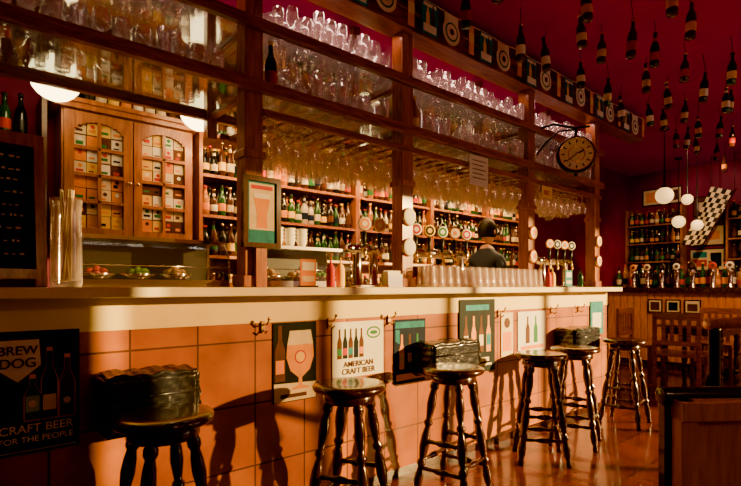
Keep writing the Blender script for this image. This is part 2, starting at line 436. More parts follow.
# ------------------------------------------------------------------ overhead canopy
mb=MB()
PX=(1.186,2.289,3.77,4.975)
for x in PX:
    w=.05
    mb.box(x-w,x+w,2.31,2.41,1.2,CZ,'wood_redv')
    mb.box(x-w-.015,x+w+.015,2.295,2.425,1.2,1.26,'wood_redv')
    mb.box(x-w-.012,x+w+.012,2.298,2.422,1.86,1.90,'wood_redv')
for x in (-.5,):
    mb.box(x-.05,x+.05,2.31,2.41,1.2,CZ,'wood_redv')
for x in (-.5,)+PX:
    mb.box(x-.03,x+.03,2.84,2.90,2.08,CZ,'wood_redv')
for z,t in ((2.225,.045),(2.545,.04)):
    mb.box(-.6,BX1,2.27,2.31,z-.03,z+t-.015,'wood_red')
    mb.box(-.6,BX1,2.86,2.90,z-.03,z+t-.015,'wood_red')
    for x in (-.5,)+PX:
        mb.box(x-.02,x+.02,2.31,2.86,z-.03,z-.004,'wood_red')
mb.box(1.236,BX1,2.30,2.33,2.085,2.125,'wood_red');mb.box(1.236,BX1,2.84,2.87,2.085,2.125,'wood_red')
for i in range(int((BX1-1.3)/.115)):
    x=1.29+i*.115
    mb.box(x-.008,x+.008,2.33,2.84,2.10,2.118,'wood_red')
mb.box(-.6,6.0,2.26,2.42,2.86,2.97,'wood_red');mb.box(-.6,6.0,2.24,2.44,2.97,3.0,'wood_red');mb.box(-.6,6.0,2.28,2.40,3.0,CZ-.002,'wall_maroon')
canopy=mb.build('overhead_glass_shelving',recenter=False,bevel=.004)
mb=MB()
for z in (2.225,2.545): mb.box(-.6,BX1,2.31,2.86,z-.002,z+.006,'glass_shelf')
mb.box(-.6,BX1,2.868,2.874,2.26,2.52,'glass_pane')
for x in PX: mb.box(x-.003,x+.003,2.42,2.84,2.26,2.86,'glass_pane')
mb.build('shelf_panes',parent=canopy,recenter=False)
def row(z,hmax,kinds,x0,x1,ys,sp,name):
    mb=MB()
    for y in ys:
        x=x0
        while x<x1:
            if not any(abs(x-p)<.09 for p in PX):
                if R()<.95:
                    k=random.choice(kinds);h=U(.6,1)*hmax
                    if k==0:pint(mb,x+U(-.006,.006),y,z,max(h,.11),U(.033,.039))
                    elif k==1:tulip(mb,x,y,z,max(h,.14),U(.035,.040))
                    else:mug(mb,x,y,z,max(.12,h*.8),.034)
            x+=sp
    return mb.build(name)
YS=(2.36,2.455,2.55,2.65,2.75,2.82)
row(2.232,.22,(0,0,1,1,2),-.45,5.0,YS,.086,'drinking_glasses')
row(2.552,.22,(0,0,1,1),-.45,5.0,YS,.086,'drinking_glasses')
mb=MB()
for i in range(int((BX1-1.3)/.115)-1):
    x=1.29+.0575+i*.115
    if any(abs(x-p)<.075 for p in PX): rows=(2.52,2.62,2.72,2.80)
    else: rows=(2.38,2.47,2.56,2.65,2.74,2.81)
    for y in rows:
        if R()<.96:
            h=U(.17,.22);tulip(mb,x,y,2.116-h,h,.045,11,True,'glass_wine')
mb.build('hanging_wine_glasses')
mb=MB();bottle(mb,1.30,2.345,2.232,.27,.033,'b_black','red')
bottle(mb,2.385,2.345,2.232,.25,.033,'b_amber','paper');mb.build('display_bottles')

# bunting
mb=MB();x=1.0;i=0;y=2.19
pts=[]
while x<5.95:
    k=i%3
    z=3.055-.02*abs(math.sin(i*1.3))
    if k==0:
        mb.box(x-.028,x+.028,y-.001,y+.001,z-.20,z,'orange');mb.box(x-.028,x+.028,y-.003,y-.001,z-.12,z-.05,'yellow')
    elif k==1:
        mb.box(x-.075,x+.075,y-.001,y+.001,z-.215,z,'teal');mb.box(x-.06,x+.06,y-.003,y-.0012,z-.20,z-.15,'white')
        mb.box(x-.06,x+.06,y-.003,y-.0012,z-.035,z-.015,'white')
        mb.poly(bott2d(x-.02,z-.15,.12,.035),y-.0032,'yellow');mb.poly(bott2d(x+.03,z-.15,.13,.035),y-.0032,'brownp')
    else:
        mb.box(x-.07,x+.07,y-.001,y+.001,z-.10,z,'white')
        mb.disc(x,z-.115,.088,y-.0015,'white');mb.disc(x,z-.115,.088,y+.0015,'white')
        mb.disc(x,z-.115,.064,y-.003,'green');mb.disc(x,z-.115,.052,y-.004,'white');mb.disc(x,z-.115,.022,y-.005,'brownp')
    pts.append((x,y,z))
    x+=.215 if k!=0 else .17; i+=1
mb.path([(-.5,y,3.06)]+pts+[(6.0,2.24,3.06)],.003,'white',5)
mb.build('bunting_flags')

# ------------------------------------------------------------------ ceiling bottles
mb=MB()
iy=0
y=.15
while y<2.05:
    x=2.0+(.22 if iy%2 else 0)
    while x<8.7:
        if R()<.92:
            px_,py_=x+U(-.09,.09),y+U(-.07,.07);h=U(.22,.26);zt=CZ-U(.03,.14)
            T=Matrix.Translation((px_,py_,zt-h))@Matrix.Rotation(U(-.1,.1),4,'X')@Matrix.Rotation(U(-.1,.1),4,'Y')
            bottle(mb,0,0,0,h,.032,random.choice(['b_brown','b_brown','b_black','b_green']),random.choice(['paper','paper','white','white','orange','red','white','yellow']),12,T)
            top=T@Vector((0,0,h))
            mb.tube(top,(px_,py_,CZ),.0025,'black',seg=5)
        x+=.46
    y+=.30;iy+=1
mb.build('hanging_beer_bottles')

# ------------------------------------------------------------------ globe lamps
def globe(x,y,z,r=.12,m='globe_glow'):
    mb=MB();mb.sphere((x,y,z),r,m,20,12)
    mb.lathe([(0,r*.92),(r*.45,r*.9),(r*.4,r*1.15),(.012,r*1.25),(.004,CZ-z-.03),(.05,CZ-z-.02),(.05,CZ-z-.001),(0,CZ-z-.001)],(x,y,z),14,'black_metal')
    mb.build('globe_pendant_lamp')
for g in ((.42,3.02,2.29,.12),(1.18,3.02,2.29,.12),(2.6,3.1,2.42,.11),(3.9,3.1,2.42,.11),(6.6,2.25,2.31,.10,'globe_dim'),(8.25,2.62,2.17,.09,'globe_dim'),(7.9,2.28,2.06,.075,'globe_dim'),(7.5,2.28,2.37,.07,'globe_dim'),
    (1.0,-1.0,2.35,.13,'globe_fill'),(3.4,-1.1,2.35,.13,'globe_fill'),(6.0,-.9,2.35,.13,'globe_fill')):  # these globes are added as room fill, out of view
    globe(*g)

# ------------------------------------------------------------------ back bar
mb=MB()
cx0,cx1,cy,cz0,cz1=.49,1.25,3.30,1.49,2.24
mb.box(cx0,cx1,cy+.03,3.595,cz0,cz1,'wood_cab')
mb.box(cx0-.04,cx1+.02,cy-.02,3.595,cz1,cz1+.03,'wood_cab');mb.box(cx0-.05,cx1+.03,cy-.04,3.595,cz1+.03,cz1+.055,'wood_cab')
mb.box(cx0-.03,cx1+.02,cy-.01,3.595,cz0-.03,cz0,'wood_cab')
mid=(cx0+cx1)/2
LC=['paper','paper','orange','yellow','beer','white','paper','brownp','white']
for a,b in ((cx0+.01,mid-.004),(mid+.004,cx1-.01)):
    y0,y1=cy,cy+.03
    fw=.050
    mb.box(a,a+fw,y0,y1,cz0+.01,cz1-.01,'wood_cab');mb.box(b-fw,b,y0,y1,cz0+.01,cz1-.01,'wood_cab')
    mb.box(a+fw,b-fw,y0,y1,cz0+.01,cz0+.06,'wood_cab')
    n=14;w=b-a-2*fw
    for i in range(n):
        u0=a+fw+w*i/n;u1=a+fw+w*(i+1)/n;um=((i+.5)/n-.5)*2
        mb.box(u0,u1,y0,y1,cz1-.14+.08*math.sqrt(max(0,1-um*um)),cz1-.01,'wood_cab')
    mb.box(a+fw,b-fw,y1-.006,y1,cz0+.06,cz1-.06,'brownp')
    cols,rws=4,8
    zz0,zz1=cz0+.06,cz1-.06
    for i in range(cols):
        for j in range(rws):
            u0=a+fw+w*i/cols;u1=a+fw+w*(i+1)/cols;v0=zz0+(zz1-zz0)*j/rws;v1=zz0+(zz1-zz0)*(j+1)/rws
            e=[U(.000,.005) for _ in range(4)]
            mb.box(u0+e[0],u1-e[1],y1-.008,y1-.006,v0+e[2],v1-e[3],random.choice(LC))
            mb.box(u0+.012,u1-U(.012,.03),y1-.010,y1-.008,v0+.018,v0+U(.025,.04),random.choice(['red','green','orange','navy','brownp','beer']))
            if R()<.6: mb.disc((u0+u1)/2,v1-.026,.012,y1-.0105,random.choice(['red','green','brownp','beer','white']),n=10)
    mb.box(a+fw+w/2-.010,a+fw+w/2+.010,y0+.003,y1-.011,zz0,zz1,'wood_cab')
    for j in range(1,4): mb.box(a+fw,b-fw,y0+.003,y1-.011,zz0+(zz1-zz0)*j/4-.010,zz0+(zz1-zz0)*j/4+.010,'wood_cab')
    mb.sphere(((b-.02) if a<mid-.1 else a+.02,y0-.01,1.84),.012,'brass',8,6)
mb.build('glazed_wall_cabinet',bevel=.003)
mb=MB()
x=.5
while x<1.24:
    bottle(mb,x,3.42,2.296,U(.22,.28));bottle(mb,x+.01,3.52,2.296,U(.24,.30));x+=.072
mb.build('cabinet_top_bottles')

mb=MB()
mb.box(BX0+.01,5.3,3.24,3.59,0,1.02,'wood_back');mb.box(BX0+.01,5.32,3.21,3.59,1.02,1.06,'marble')
for i in range(11):
    x=BX0+.1+i*.56
    mb.box(x,x+.48,3.225,3.24,.12,.95,'wood_back')
    mb.sphere((x+.42,3.218,.6),.014,'brass',8,6)
mb.build('back_bar_cabinet',recenter=False)
mb=MB();bb=MB()
units=[(1.30,1.72),(1.74,2.66),(2.68,3.6),(3.62,4.5),(4.52,5.3)]
SZ=(1.42,1.70,1.98,2.26,2.54)
for a,b in units:
    mb.box(a-.012,a+.012,3.30,3.59,1.06,2.90,'wood_cab');mb.box(b-.012,b+.012,3.30,3.59,1.06,2.90,'wood_cab')
    for z in SZ+(2.86,): mb.box(a,b,3.31,3.585,z-.02,z,'wood_cab')
    mb.box(a,b,3.575,3.585,1.06,2.88,'wall_ochre')
    for z in (1.06,)+SZ:
        for y in (3.345,3.415,3.485,3.54):
            x=a+.045
            while x<b-.04:
                if R()<.97: bottle(bb,x+U(-.003,.003),y,z+.0005,U(.18,.25),U(.026,.031))
                x+=.062
mb.build('back_bar_shelves',recenter=False)
bb.build('shelf_bottles')
mb=MB();bb=MB()
for z in (1.45,1.75,2.05): 
    mb.box(-.94,.40,3.36,3.59,z-.02,z,'wood_back')
    x=-.89
    while x<.38:
        bottle(bb,x,3.45,z+.0005,U(.2,.26));x+=.075
mb.box(.40,.425,3.36,3.59,1.06,2.3,'wood_back')
mb.build('left_wall_shelves');bb.build('spirit_bottles')

# ------------------------------------------------------------------ display cases
def case(x0,x1,name,foods):
    mb=MB();y0,y1=2.44,2.72;z0=1.2;h=.225
    mb.box(x0,x1,y0,y1,z0,z0+.035,'chrome')
    mb.box(x0,x0+.012,y1-.02,y1,z0+.035,z0+h,'chrome');mb.box(x1-.012,x1,y1-.02,y1,z0+.035,z0+h,'chrome')
    mb.box(x0,x1,y0+.09,y1,z0+h,z0+h+.018,'chrome')
    mb.box(x0+.012,x1-.012,y1-.018,y1-.01,z0+.035,z0+h,'black')
    n=8;pr=[]
    for i in range(n+1):
        a=math.pi/2*i/n
        pr.append((y0+.09-.088*math.cos(a),z0+.10+(h-.10)*math.sin(a)))
    pr=[(y0+.002,z0+.035)]+pr
    for (ya,za),(yb,zb) in zip(pr[:-1],pr[1:]):
        mb.add([(x0,ya,za),(x1,ya,za),(x1,yb,zb),(x0,yb,zb)],[(0,1,2,3)],'glass_pane',True)
        mb.tube((x0,ya,za),(x0,yb,zb),.005,'chrome',seg=6);mb.tube((x1,ya,za),(x1,yb,zb),.005,'chrome',seg=6)
    mb.tube((x0,y0+.002,z0+.10),(x1,y0+.002,z0+.10),.003,'chrome',seg=6)
    x=x0+.1;i=0
    while x<x1-.08:
        mb.lathe([(0,0),(.05,0),(.082,.025),(.086,.024),(.05,-.004),(0,-.004)],(x,y0+.14,z0+.04),18,'chrome')
        f=foods[i%len(foods)]
        for k in range(7):
            a=k*.9;r=.035 if k else 0
            mb.sphere((x+r*math.cos(a),y0+.14+r*math.sin(a),z0+.068+.014*(k==0)),U(.018,.027),f,8,6)
        x+=.18;i+=1
    mb.build(name)
case(.42,1.11,'tapas_display_case',['food_red','food_green','food_tan','food_red'])
case(1.33,1.92,'tapas_display_case',['food_tan','food_tan','food_green'])

M=Matrix.Translation((.10,2.27,1.203))@Matrix.Rotation(.08,4,'Z')@Matrix.Rotation(-.12,4,'X')
mb=MB()
mb.box(-.16,.16,0,.012,.04,.56,'chalkboard',M)
for b in ((-.19,-.155,0,.60),(.155,.19,0,.60),(-.155,.155,.55,.60),(-.155,.155,.03,.065)): mb.box(b[0],b[1],-.01,.022,b[2],b[3],'wood_redv',M)
for z in (.50,.45,.41,.36,.31,.27,.22,.17,.12):
    x=-.13
    while x<.12:
        w=U(.006,.018);mb.box(x,min(x+w,.13),-.001,.0,z,z+U(.003,.009),'chalk',M);x+=w+U(.005,.02)
mb.tube((0,.02,.45),(0,.20,.03),.008,'wood_dark',M=M)
mb.build('chalkboard_menu')
mb=MB();mb.lathe([(0,0),(.055,0),(.06,.02),(.055,.30),(.06,.36),(.055,.36),(.05,.30),(.054,.03),(0,.02)],(.365,2.36,1.2),18,'glass_clear')
for k in range(6): mb.tube((.365+U(-.02,.02),2.36+U(-.02,.02),1.225),(.365+U(-.03,.03),2.36+U(-.03,.03),1.6),.004,'paper',seg=5)
mb.build('straw_jar')

M=Matrix.Translation((1.21,2.275,1.2+.20))
mb=MB()
for b in ((-.105,-.08,0,.36),(.08,.105,0,.36),(-.08,.08,0,.025),(-.08,.08,.335,.36)): mb.box(b[0],b[1],-.012,.016,b[2],b[3],'wood_dark',M)
mb.box(-.08,.08,-.002,.014,.025,.335,'teal',M)
mb.box(-.07,.07,-.003,-.002,.035,.325,'paper',M)
mb.box(-.07,.07,-.0035,-.003,.035,.09,'teal',M)
pr=[(.03,.10),(.028,.17),(.045,.25)]
mb.poly([(-a,b) for a,b in pr]+[(a,b) for a,b in reversed(pr)],-.004,'beer',M)
mb.poly([(-.045,.25),(.045,.25),(.046,.275),(-.046,.275)],-.0045,'white',M)
mb.poly([(-.06,.295),(.06,.295),(.06,.315),(-.06,.315)],-.004,'red',M)
mb.box(-.03,.03,.0,.02,-.20,.0,'wood_redv',M)
mb.build('framed_beer_picture')

def notice(x0,x1,z0,z1,y,m,m2):
    mb=MB();mb.box(x0,x1,y-.003,y,z0,z1,m)
    for k in range(5):
        z=z1-.04-(z1-z0-.06)*k/5
        mb.box(x0+.03,x1-.03-.03*(k%2),y-.0045,y-.003,z,z+.006,m2)
    mb.tube(((x0+x1)/2,y,z1-.001),((x0+x1)/2,y+.01,2.195),.002,'black',seg=5)
    mb.build('paper_notice')
notice(2.88,3.10,1.95,2.17,2.27,'white','brownp')
notice(3.86,4.02,1.97,2.07,2.27,'yellow','red')

# ------------------------------------------------------------------ beer taps
def taps(x0,x1,n,meds,y=2.53):
    mb=MB();z=1.2
    for x in (x0+.06,x1-.06):
        mb.lathe([(0,0),(.05,0),(.052,.01),(.032,.025),(.03,.24),(.034,.25),(0,.25)],(x,y,z),16,'chrome')
    mb.tube((x0,y,z+.25),(x1,y,z+.25),.036,'chrome',seg=16)
    mb.sphere((x0,y,z+.25),.037,'chrome',14,8);mb.sphere((x1,y,z+.25),.037,'chrome',14,8)
    for i in range(n):
        x=x0+(x1-x0)*(i+.5)/n
        mb.path([(x,y-.03,z+.25),(x,y-.070,z+.25),(x,y-.080,z+.20),(x,y-.080,z+.165)],.010,'brass',8)
        mb.tube((x,y-.065,z+.25),(x,y-.070,z+.36),.009,'black',r1=.015,seg=8)
        a,b=meds[i%len(meds)]
        T=Matrix.Translation((x,y-.070,z+.41))@Matrix.Rotation(-.45,4,'Z')@Matrix.Rotation(math.pi/2,4,'X')
        mb.lathe([(0,-.008),(.042,-.008),(.046,0),(.042,.008,a),(.034,.0085,b),(.018,.009,a),(0,.009)],(0,0,0),18,'brass',T)
    mb.box(x0,x1,y-.095,y-.04,z,z+.012,'chrome')
    mb.build('beer_tap_tower')
taps(1.98,2.24,2,[('white','orange')]);taps(2.45,3.15,5,[('white','red'),('yellow','black'),('white','green'),('orange','white')])
taps(4.25,4.80,4,[('orange','white'),('white','navy')])
for x,c in ((2.289,'white'),(3.77,'orange'),(4.975,'orange')):
    for z in (1.66,1.46):
        mb=MB();T=Matrix.Translation((x-.0,2.308,z))@Matrix.Rotation(math.pi/2,4,'X')
        mb.lathe([(0,0),(.055,0),(.06,.008),(.055,.018,c),(.045,.022,'white'),(.028,.024,c),(0,.025)],(0,0,0),22,'brass',T)
        mb.build('round_beer_badge')
mb=MB()
for y in (2.17,2.25):
    x=2.36
    while x<3.68:
        pint(mb,x,y,1.2,.14,.036,12,True);x+=.08
mb.build('upturned_pint_glasses')
mb=MB()
for i in range(4):
    for k in range(4):
        mb.lathe([(0,0),(.02,0),(.036,.05),(.033,.05),(.018,.005),(0,.005)],(1.42+i*.085,2.63,1.444+k*.022),12,'white')
mb.build('stacked_coffee_cups')
# counter clutter: napkin holder, sauce bottles, small menu stands
mb=MB();mb.box(2.02,2.14,2.20,2.28,1.2,1.21,'chrome');mb.box(2.02,2.14,2.205,2.215,1.21,1.28,'chrome');mb.box(2.02,2.14,2.265,2.275,1.21,1.28,'chrome')
for k in range(8): mb.box(2.027,2.133,2.217+k*.006,2.221+k*.006,1.21,1.30-.002*(k%3),'white')
mb.build('napkin_holder')
mb=MB()
for x,m in ((1.66,'red'),(1.73,'yellow'),(4.02,'red'),(4.09,'yellow'),(4.60,'b_green')):
    mb.lathe([(0,0),(.024,0),(.026,.01),(.026,.10),(.018,.125),(.006,.135),(.004,.17),(0,.17)],(x,2.30,1.2),12,m)
mb.build('sauce_bottles')
for x,m in ((1.48,'orange'),(4.30,'teal')):
    mb=MB();M=Matrix.Translation((x,2.26,1.2))@Matrix.Rotation(-.2,4,'Z')
    mb.box(-.05,.05,-.03,.03,0,.008,'wood_dark',M);mb.box(-.045,.045,-.003,.003,.008,.15,m,M)
    mb.box(-.035,.035,-.0045,-.003,.09,.135,'white',M);mb.box(-.035,.035,-.0045,-.003,.03,.06,'paper',M)
    mb.build('menu_card_stand')

# ------------------------------------------------------------------ clock
C=Vector((4.08,2.08,2.33))
fd=Vector((-.80,-.60,0)).normalized()
T=Matrix.Translation(C)@fd.to_track_quat('Z','Y').to_matrix().to_4x4()
mb=MB()
mb.lathe([(0,-.045),(.13,-.045),(.155,-.03),(.16,0),(.155,.03),(.14,.045,'brass'),(.132,.036,'paper'),(0,.036)],(0,0,0),36,'black_metal',T)
for i in range(12):
    Rr=T@Matrix.Rotation(math.pi/6*i,4,'Z');mb.box(-.005,.005,.095,.122,.0365,.0385,'black',Rr)
for a,l,w in ((-1.1,.065,.006),(2.2,.10,.004)):
    Rr=T@Matrix.Rotation(a,4,'Z');mb.box(-w,w,-.015,l,.039,.041,'black',Rr)
mb.lathe([(0,.036),(.012,.036),(.012,.045),(0,.045)],(0,0,0),12,'brass',T)
mb.lathe([(.06,.0362),(.065,.0372),(.07,.0362)],(0,0,0),30,'brass',T)
mb.tube(C+Vector((0,0,.155)),C+Vector((0,0,.23)),.012,'black_metal')
mb.sphere(C+Vector((0,0,-.17)),.016,'black_metal',10,8)
pp=Vector((3.83,2.30,2.55))
mb.path([pp,pp+Vector((.10,-.10,.04)),C+Vector((0,0,.23)),C+Vector((.10,-.07,.25))],.010,'black_metal')
mb.path([pp+Vector((0,0,-.22)),pp+Vector((.05,-.05,-.12)),pp+Vector((.13,-.13,-.02)),C+Vector((0,0,.22))],.008,'black_metal')
mb.build('bracket_clock')

# ------------------------------------------------------------------ bartender
def bartender(loc,rz,sc):
    root=bpy.data.objects.new('bartender',None);scene.collection.objects.link(root);root.location=loc
    def skin(name,verts,edges,radii,mat,lv=2,rootv=0):
        me=bpy.data.meshes.new(name);me.from_pydata(verts,edges,[]);me.update()
        ob=bpy.data.objects.new(name,me);scene.collection.objects.link(ob);ob.parent=root
        sk=ob.modifiers.new('skin','SKIN');sk.use_smooth_shade=True
        for i,r in enumerate(radii):
            me.skin_vertices[0].data[i].radius=(r,r) if not isinstance(r,tuple) else r
            me.skin_vertices[0].data[i].use_root=(i==rootv)
        ss=ob.modifiers.new('sub','SUBSURF');ss.levels=lv;ss.render_levels=lv
        me.materials.append(MATS[mat]);return ob
    m,nt,b=newmat('clothes');N=nt.nodes;L=nt.links
    tc=N.new('ShaderNodeTexCoord');sp_=N.new('ShaderNodeSeparateXYZ');cr=N.new('ShaderNodeValToRGB');cr.color_ramp.interpolation='CONSTANT'
    mt=N.new('ShaderNodeMath');mt.operation='DIVIDE';mt.inputs[1].default_value=2
    L.new(tc.outputs['Object'],sp_.inputs[0]);L.new(sp_.outputs[2],mt.inputs[0]);L.new(mt.outputs[0],cr.inputs[0]);L.new(cr.outputs[0],b.inputs['Base Color'])
    e=cr.color_ramp.elements;e[0].position=0;e[0].color=(.01,.01,.01,1);e[1].position=.05;e[1].color=(.02,.025,.04,1)
    for p,c in ((.47,(.014,.022,.05,1)),(.765,(.55,.3,.2,1))):
        q=e.new(p);q.color=c
    b.inputs['Roughness'].default_value=.8
    V=[(0,0,.95),(0,.01,1.12),(0,.01,1.32),(0,.01,1.44),(0,.0,1.51),(0,-.012,1.58),
       (.10,.01,1.43),(.165,.01,1.42),(.19,.01,1.16),(.14,-.20,1.10),
       (-.10,.01,1.43),(-.165,.01,1.42),(-.19,.01,1.16),(-.14,-.20,1.10),
       (.095,0,.88),(.11,-.02,.50),(.11,.02,.10),(.125,-.15,.045),
       (-.095,0,.88),(-.11,-.02,.50),(-.11,.02,.10),(-.125,-.15,.045)]
    E=[(0,1),(1,2),(2,3),(3,4),(4,5),(3,6),(6,7),(7,8),(8,9),(3,10),(10,11),(11,12),(12,13),(0,14),(14,15),(15,16),(16,17),(0,18),(18,19),(19,20),(20,21)]
    Rr=[(.15,.11),(.13,.10),(.14,.11),(.11,.09),.060,.055,.08,.060,.045,.033,.08,.060,.045,.033,.10,.065,.045,.04,.10,.065,.045,.04]
    skin('body',V,E,Rr,'clothes')
    for s in (1,-1):
        w=Vector((s*.14,-.20,1.10))
        V=[w,w+Vector((0,-.045,-.005)),w+Vector((0,-.085,-.01))];E=[(0,1),(1,2)];Rr=[.028,(.036,.018),(.036,.016)]
        skin('hand_palm',V,E,Rr,'skin')
        for k,(ox,l) in enumerate(((-.027,.07),(-.009,.08),(.009,.075),(.027,.06))):
            a=w+Vector((ox,-.085,-.01));skin('finger_%d'%(k+1),[a,a+Vector((0,-l*.5,-.008)),a+Vector((0,-l*.8,-.03)),a+Vector((0,-l*.9,-.05))],[(0,1),(1,2),(2,3)],[.009,.0085,.008,.007],'skin')
        a=w+Vector((-s*.025,-.04,0));skin('thumb',[a,a+Vector((-s*.03,-.03,-.01)),a+Vector((-s*.035,-.06,-.02))],[(0,1),(1,2)],[.012,.010,.008],'skin')
    mb=MB();n=20;rg=16;vs=[];fs=[]
    c=Vector((0,-.02,1.70))
    for j in range(rg+1):
        t=math.pi*j/rg
        for i in range(n):
            a=2*math.pi*i/n
            d=Vector((math.sin(t)*math.cos(a),math.sin(t)*math.sin(a),-math.cos(t)))
            rx,ry,rz_=.078,.098,.122
            p=Vector((d.x*rx,d.y*ry,d.z*rz_))
            if d.z<0: p.x*=1-.28*(-d.z); p.y=p.y*(1-.15*(-d.z))-.015*(-d.z)
            if d.y<-.5: p.y*=.95
            if d.y<-.9 and -.35<d.z<.12: p.y-=.018
            vs.append(c+p)
    for j in range(rg):
        for i in range(n): fs.append((j*n+i,j*n+(i+1)%n,(j+1)*n+(i+1)%n,(j+1)*n+i))
    mb.add(vs,fs,'skin',True)
    mb.sphere(c+Vector((0,-.108,-.022)),.015,'skin',8,6,(.9,1.1,1.2))
    mb.sphere(c+Vector((0,-.091,-.062)),.02,'red',8,6,(1.2,.35,.3))
    for s in (1,-1):
        mb.sphere(c+Vector((s*.032,-.083,.005)),.012,'white',8,6);mb.sphere(c+Vector((s*.032,-.093,.005)),.006,'black',8,6)
        mb.box(s*.032-.016,s*.032+.016,-.116,-.108,1.722,1.728,'hair')
        mb.sphere(c+Vector((s*.08,.008,-.005)),.026,'skin',8,6,(.4,.7,1.1))
    vs=[];fs=[]
    for j in range(11):
        t=math.pi*.66*j/10
        for i in range(24):
            a=2*math.pi*i/24
            tt=t*(.60 if math.sin(a)<-.45 else 1)
            d=Vector((math.sin(tt)*math.cos(a),math.sin(tt)*math.sin(a),math.cos(tt)))
            vs.append(c+Vector((d.x*.088,d.y*.110+.004,d.z*.134+.004)))
    for j in range(10):
        for i in range(24): fs.append((j*24+i,(j+1)*24+i,(j+1)*24+(i+1)%24,j*24+(i+1)%24))
    mb.add(vs,fs,'hair',True)
    h=mb.build('head',recenter=False);h.parent=root
    root.rotation_euler.z=rz;root.scale=(sc,sc,sc)
mb=MB();mb.box(1.3,5.0,2.78,3.18,.0,.03,'wood_back')
for i in range(24): mb.box(1.32+i*.153,1.32+i*.153+.12,2.78,3.18,.03,.05,'wood_back')
mb.build('duckboard',recenter=False)
bartender((4.04,2.975,.047),math.radians(95),1.0)

# ------------------------------------------------------------------ far bar
mb=MB()
mb.box(8.0,8.06,1.0,3.55,.0,1.13,'wood_orange')
y=1.0
while y<3.45:
    mb.box(7.985,8.0,y,y+.085,.10,1.10,'wood_orange');y+=.098
mb.box(7.97,8.0,1.0,3.55,0,.1,'wood_dark');mb.box(7.92,8.4,.95,3.56,1.13,1.19,'wood_dark');mb.box(8.06,8.4,1.0,1.06,0,1.13,'wood_orange')
mb.build('far_bar_counter',bevel=.004)
mb=MB()
for y,m in ((1.75,'yellow'),(1.95,'white'),(2.15,'red'),(2.4,'black'),(2.6,'white'),(2.8,'navy'),(3.0,'paper'),(3.2,'orange')):
    mb.lathe([(0,0),(.05,0),(.05,.01),(.03,.03),(.028,.2),(.04,.22),(.04,.25),(0,.25)],(8.12,y,1.191),14,'chrome')
    mb.path([(8.12,y,1.40),(8.04,y,1.40),(8.02,y,1.35)],.01,'brass')
    T=Matrix.Translation((8.10,y,1.50))@Matrix.Rotation(-math.pi/2,4,'Y')
    mb.lathe([(0,-.01),(.05,-.01),(.055,0),(.05,.012,m),(.025,.014,'brownp'),(0,.014)],(0,0,0),18,'brass',T)
mb.build('far_beer_taps')
mb=MB()
y=1.15
while y<3.5:
    bottle(mb,8.28,y,1.191,U(.26,.42),.04);y+=.09
mb.build('far_counter_bottles')
mb=MB();bb=MB()
for z in (1.32,1.62,1.92,2.22):
    for y0,y1 in ((1.0,2.15),(2.75,3.58)):
        mb.box(8.76,8.99,y0,y1,z-.02,z,'wood_cab')
        for xx in (8.83,8.92):
            y=y0+.06
            while y<y1-.04:
                bottle(bb,xx,y,z+.0005,U(.2,.27),.034);y+=.078
for y in (1.0,2.15,2.75,3.58): mb.box(8.76,8.99,y-.012,y+.012,1.0,2.5,'wood_cab')
mb.box(8.6,8.99,1.0,3.58,.96,1.0,'wood_dark');mb.box(8.65,8.99,1.0,3.58,0,.96,'wood_back')
mb.build('far_wall_shelves');bb.build('far_shelf_bottles')
def far_pic(y0,y1,z0,z1,bg,spots,x=9.0,name='framed_picture'):
    mb=MB();mb.box(x-.02,x-.004,y0,y1,z0,z1,'wood_dark');mb.box(x-.024,x-.02,y0+.02,y1-.02,z0+.02,z1-.02,bg)
    for (a,b,c,d,m) in spots: mb.box(x-.026,x-.024,y0+(y1-y0)*a,y0+(y1-y0)*b,z0+(z1-z0)*c,z0+(z1-z0)*d,m)
    mb.build(name)
far_pic(2.22,2.70,1.45,1.80,'paper',[(.1,.4,.2,.8,'navy'),(.5,.9,.2,.5,'red'),(.5,.9,.6,.85,'teal')])
far_pic(2.22,2.70,1.84,2.16,'paper',[(.15,.45,.3,.7,'orange'),(.55,.85,.2,.8,'brownp')])
far_pic(2.25,2.65,2.30,2.62,'brownp',[(.2,.8,.3,.7,'paper')])
far_pic(2.80,3.40,2.56,2.84,'paper',[(.1,.4,.2,.8,'brownp'),(.5,.9,.2,.8,'orange')])
far_pic(2.25,2.46,.82,1.02,'paper',[(.2,.8,.2,.7,'brownp')],x=7.98)
far_pic(2.50,2.70,.82,1.02,'paper',[(.2,.8,.2,.8,'navy')],x=7.98)
far_pic(2.74,2.94,.82,1.02,'paper',[(.2,.8,.2,.8,'brownp')],x=7.98)
mb=MB();nx,nz=6,12
P0=Vector((8.45,1.98,2.56));P1=Vector((8.45,2.36,1.84));dv=P1-P0
def fp(i,j):
    u=i/nx;v=j/nz
    p=P0+dv*v+Vector((0,.28*u,.10*u-.10*u*v))
    return (p.x+.03*math.sin(u*6+v*5),p.y,p.z)
for i in range(nx):
    for j in range(nz):
        mb.add([fp(i,j),fp(i+1,j),fp(i+1,j+1),fp(i,j+1)],[(0,1,2,3)],'paper' if (i+j)%2 else 'black')
mb.tube(P0-dv*.05,P1+dv*.1,.012,'wood_dark')
mb.tube(P0,(P0.x,P0.y,CZ),.004,'black',seg=5);mb.tube(fp(nx,0),(8.45,2.26,CZ),.004,'black',seg=5)
mb.build('chequered_flag')

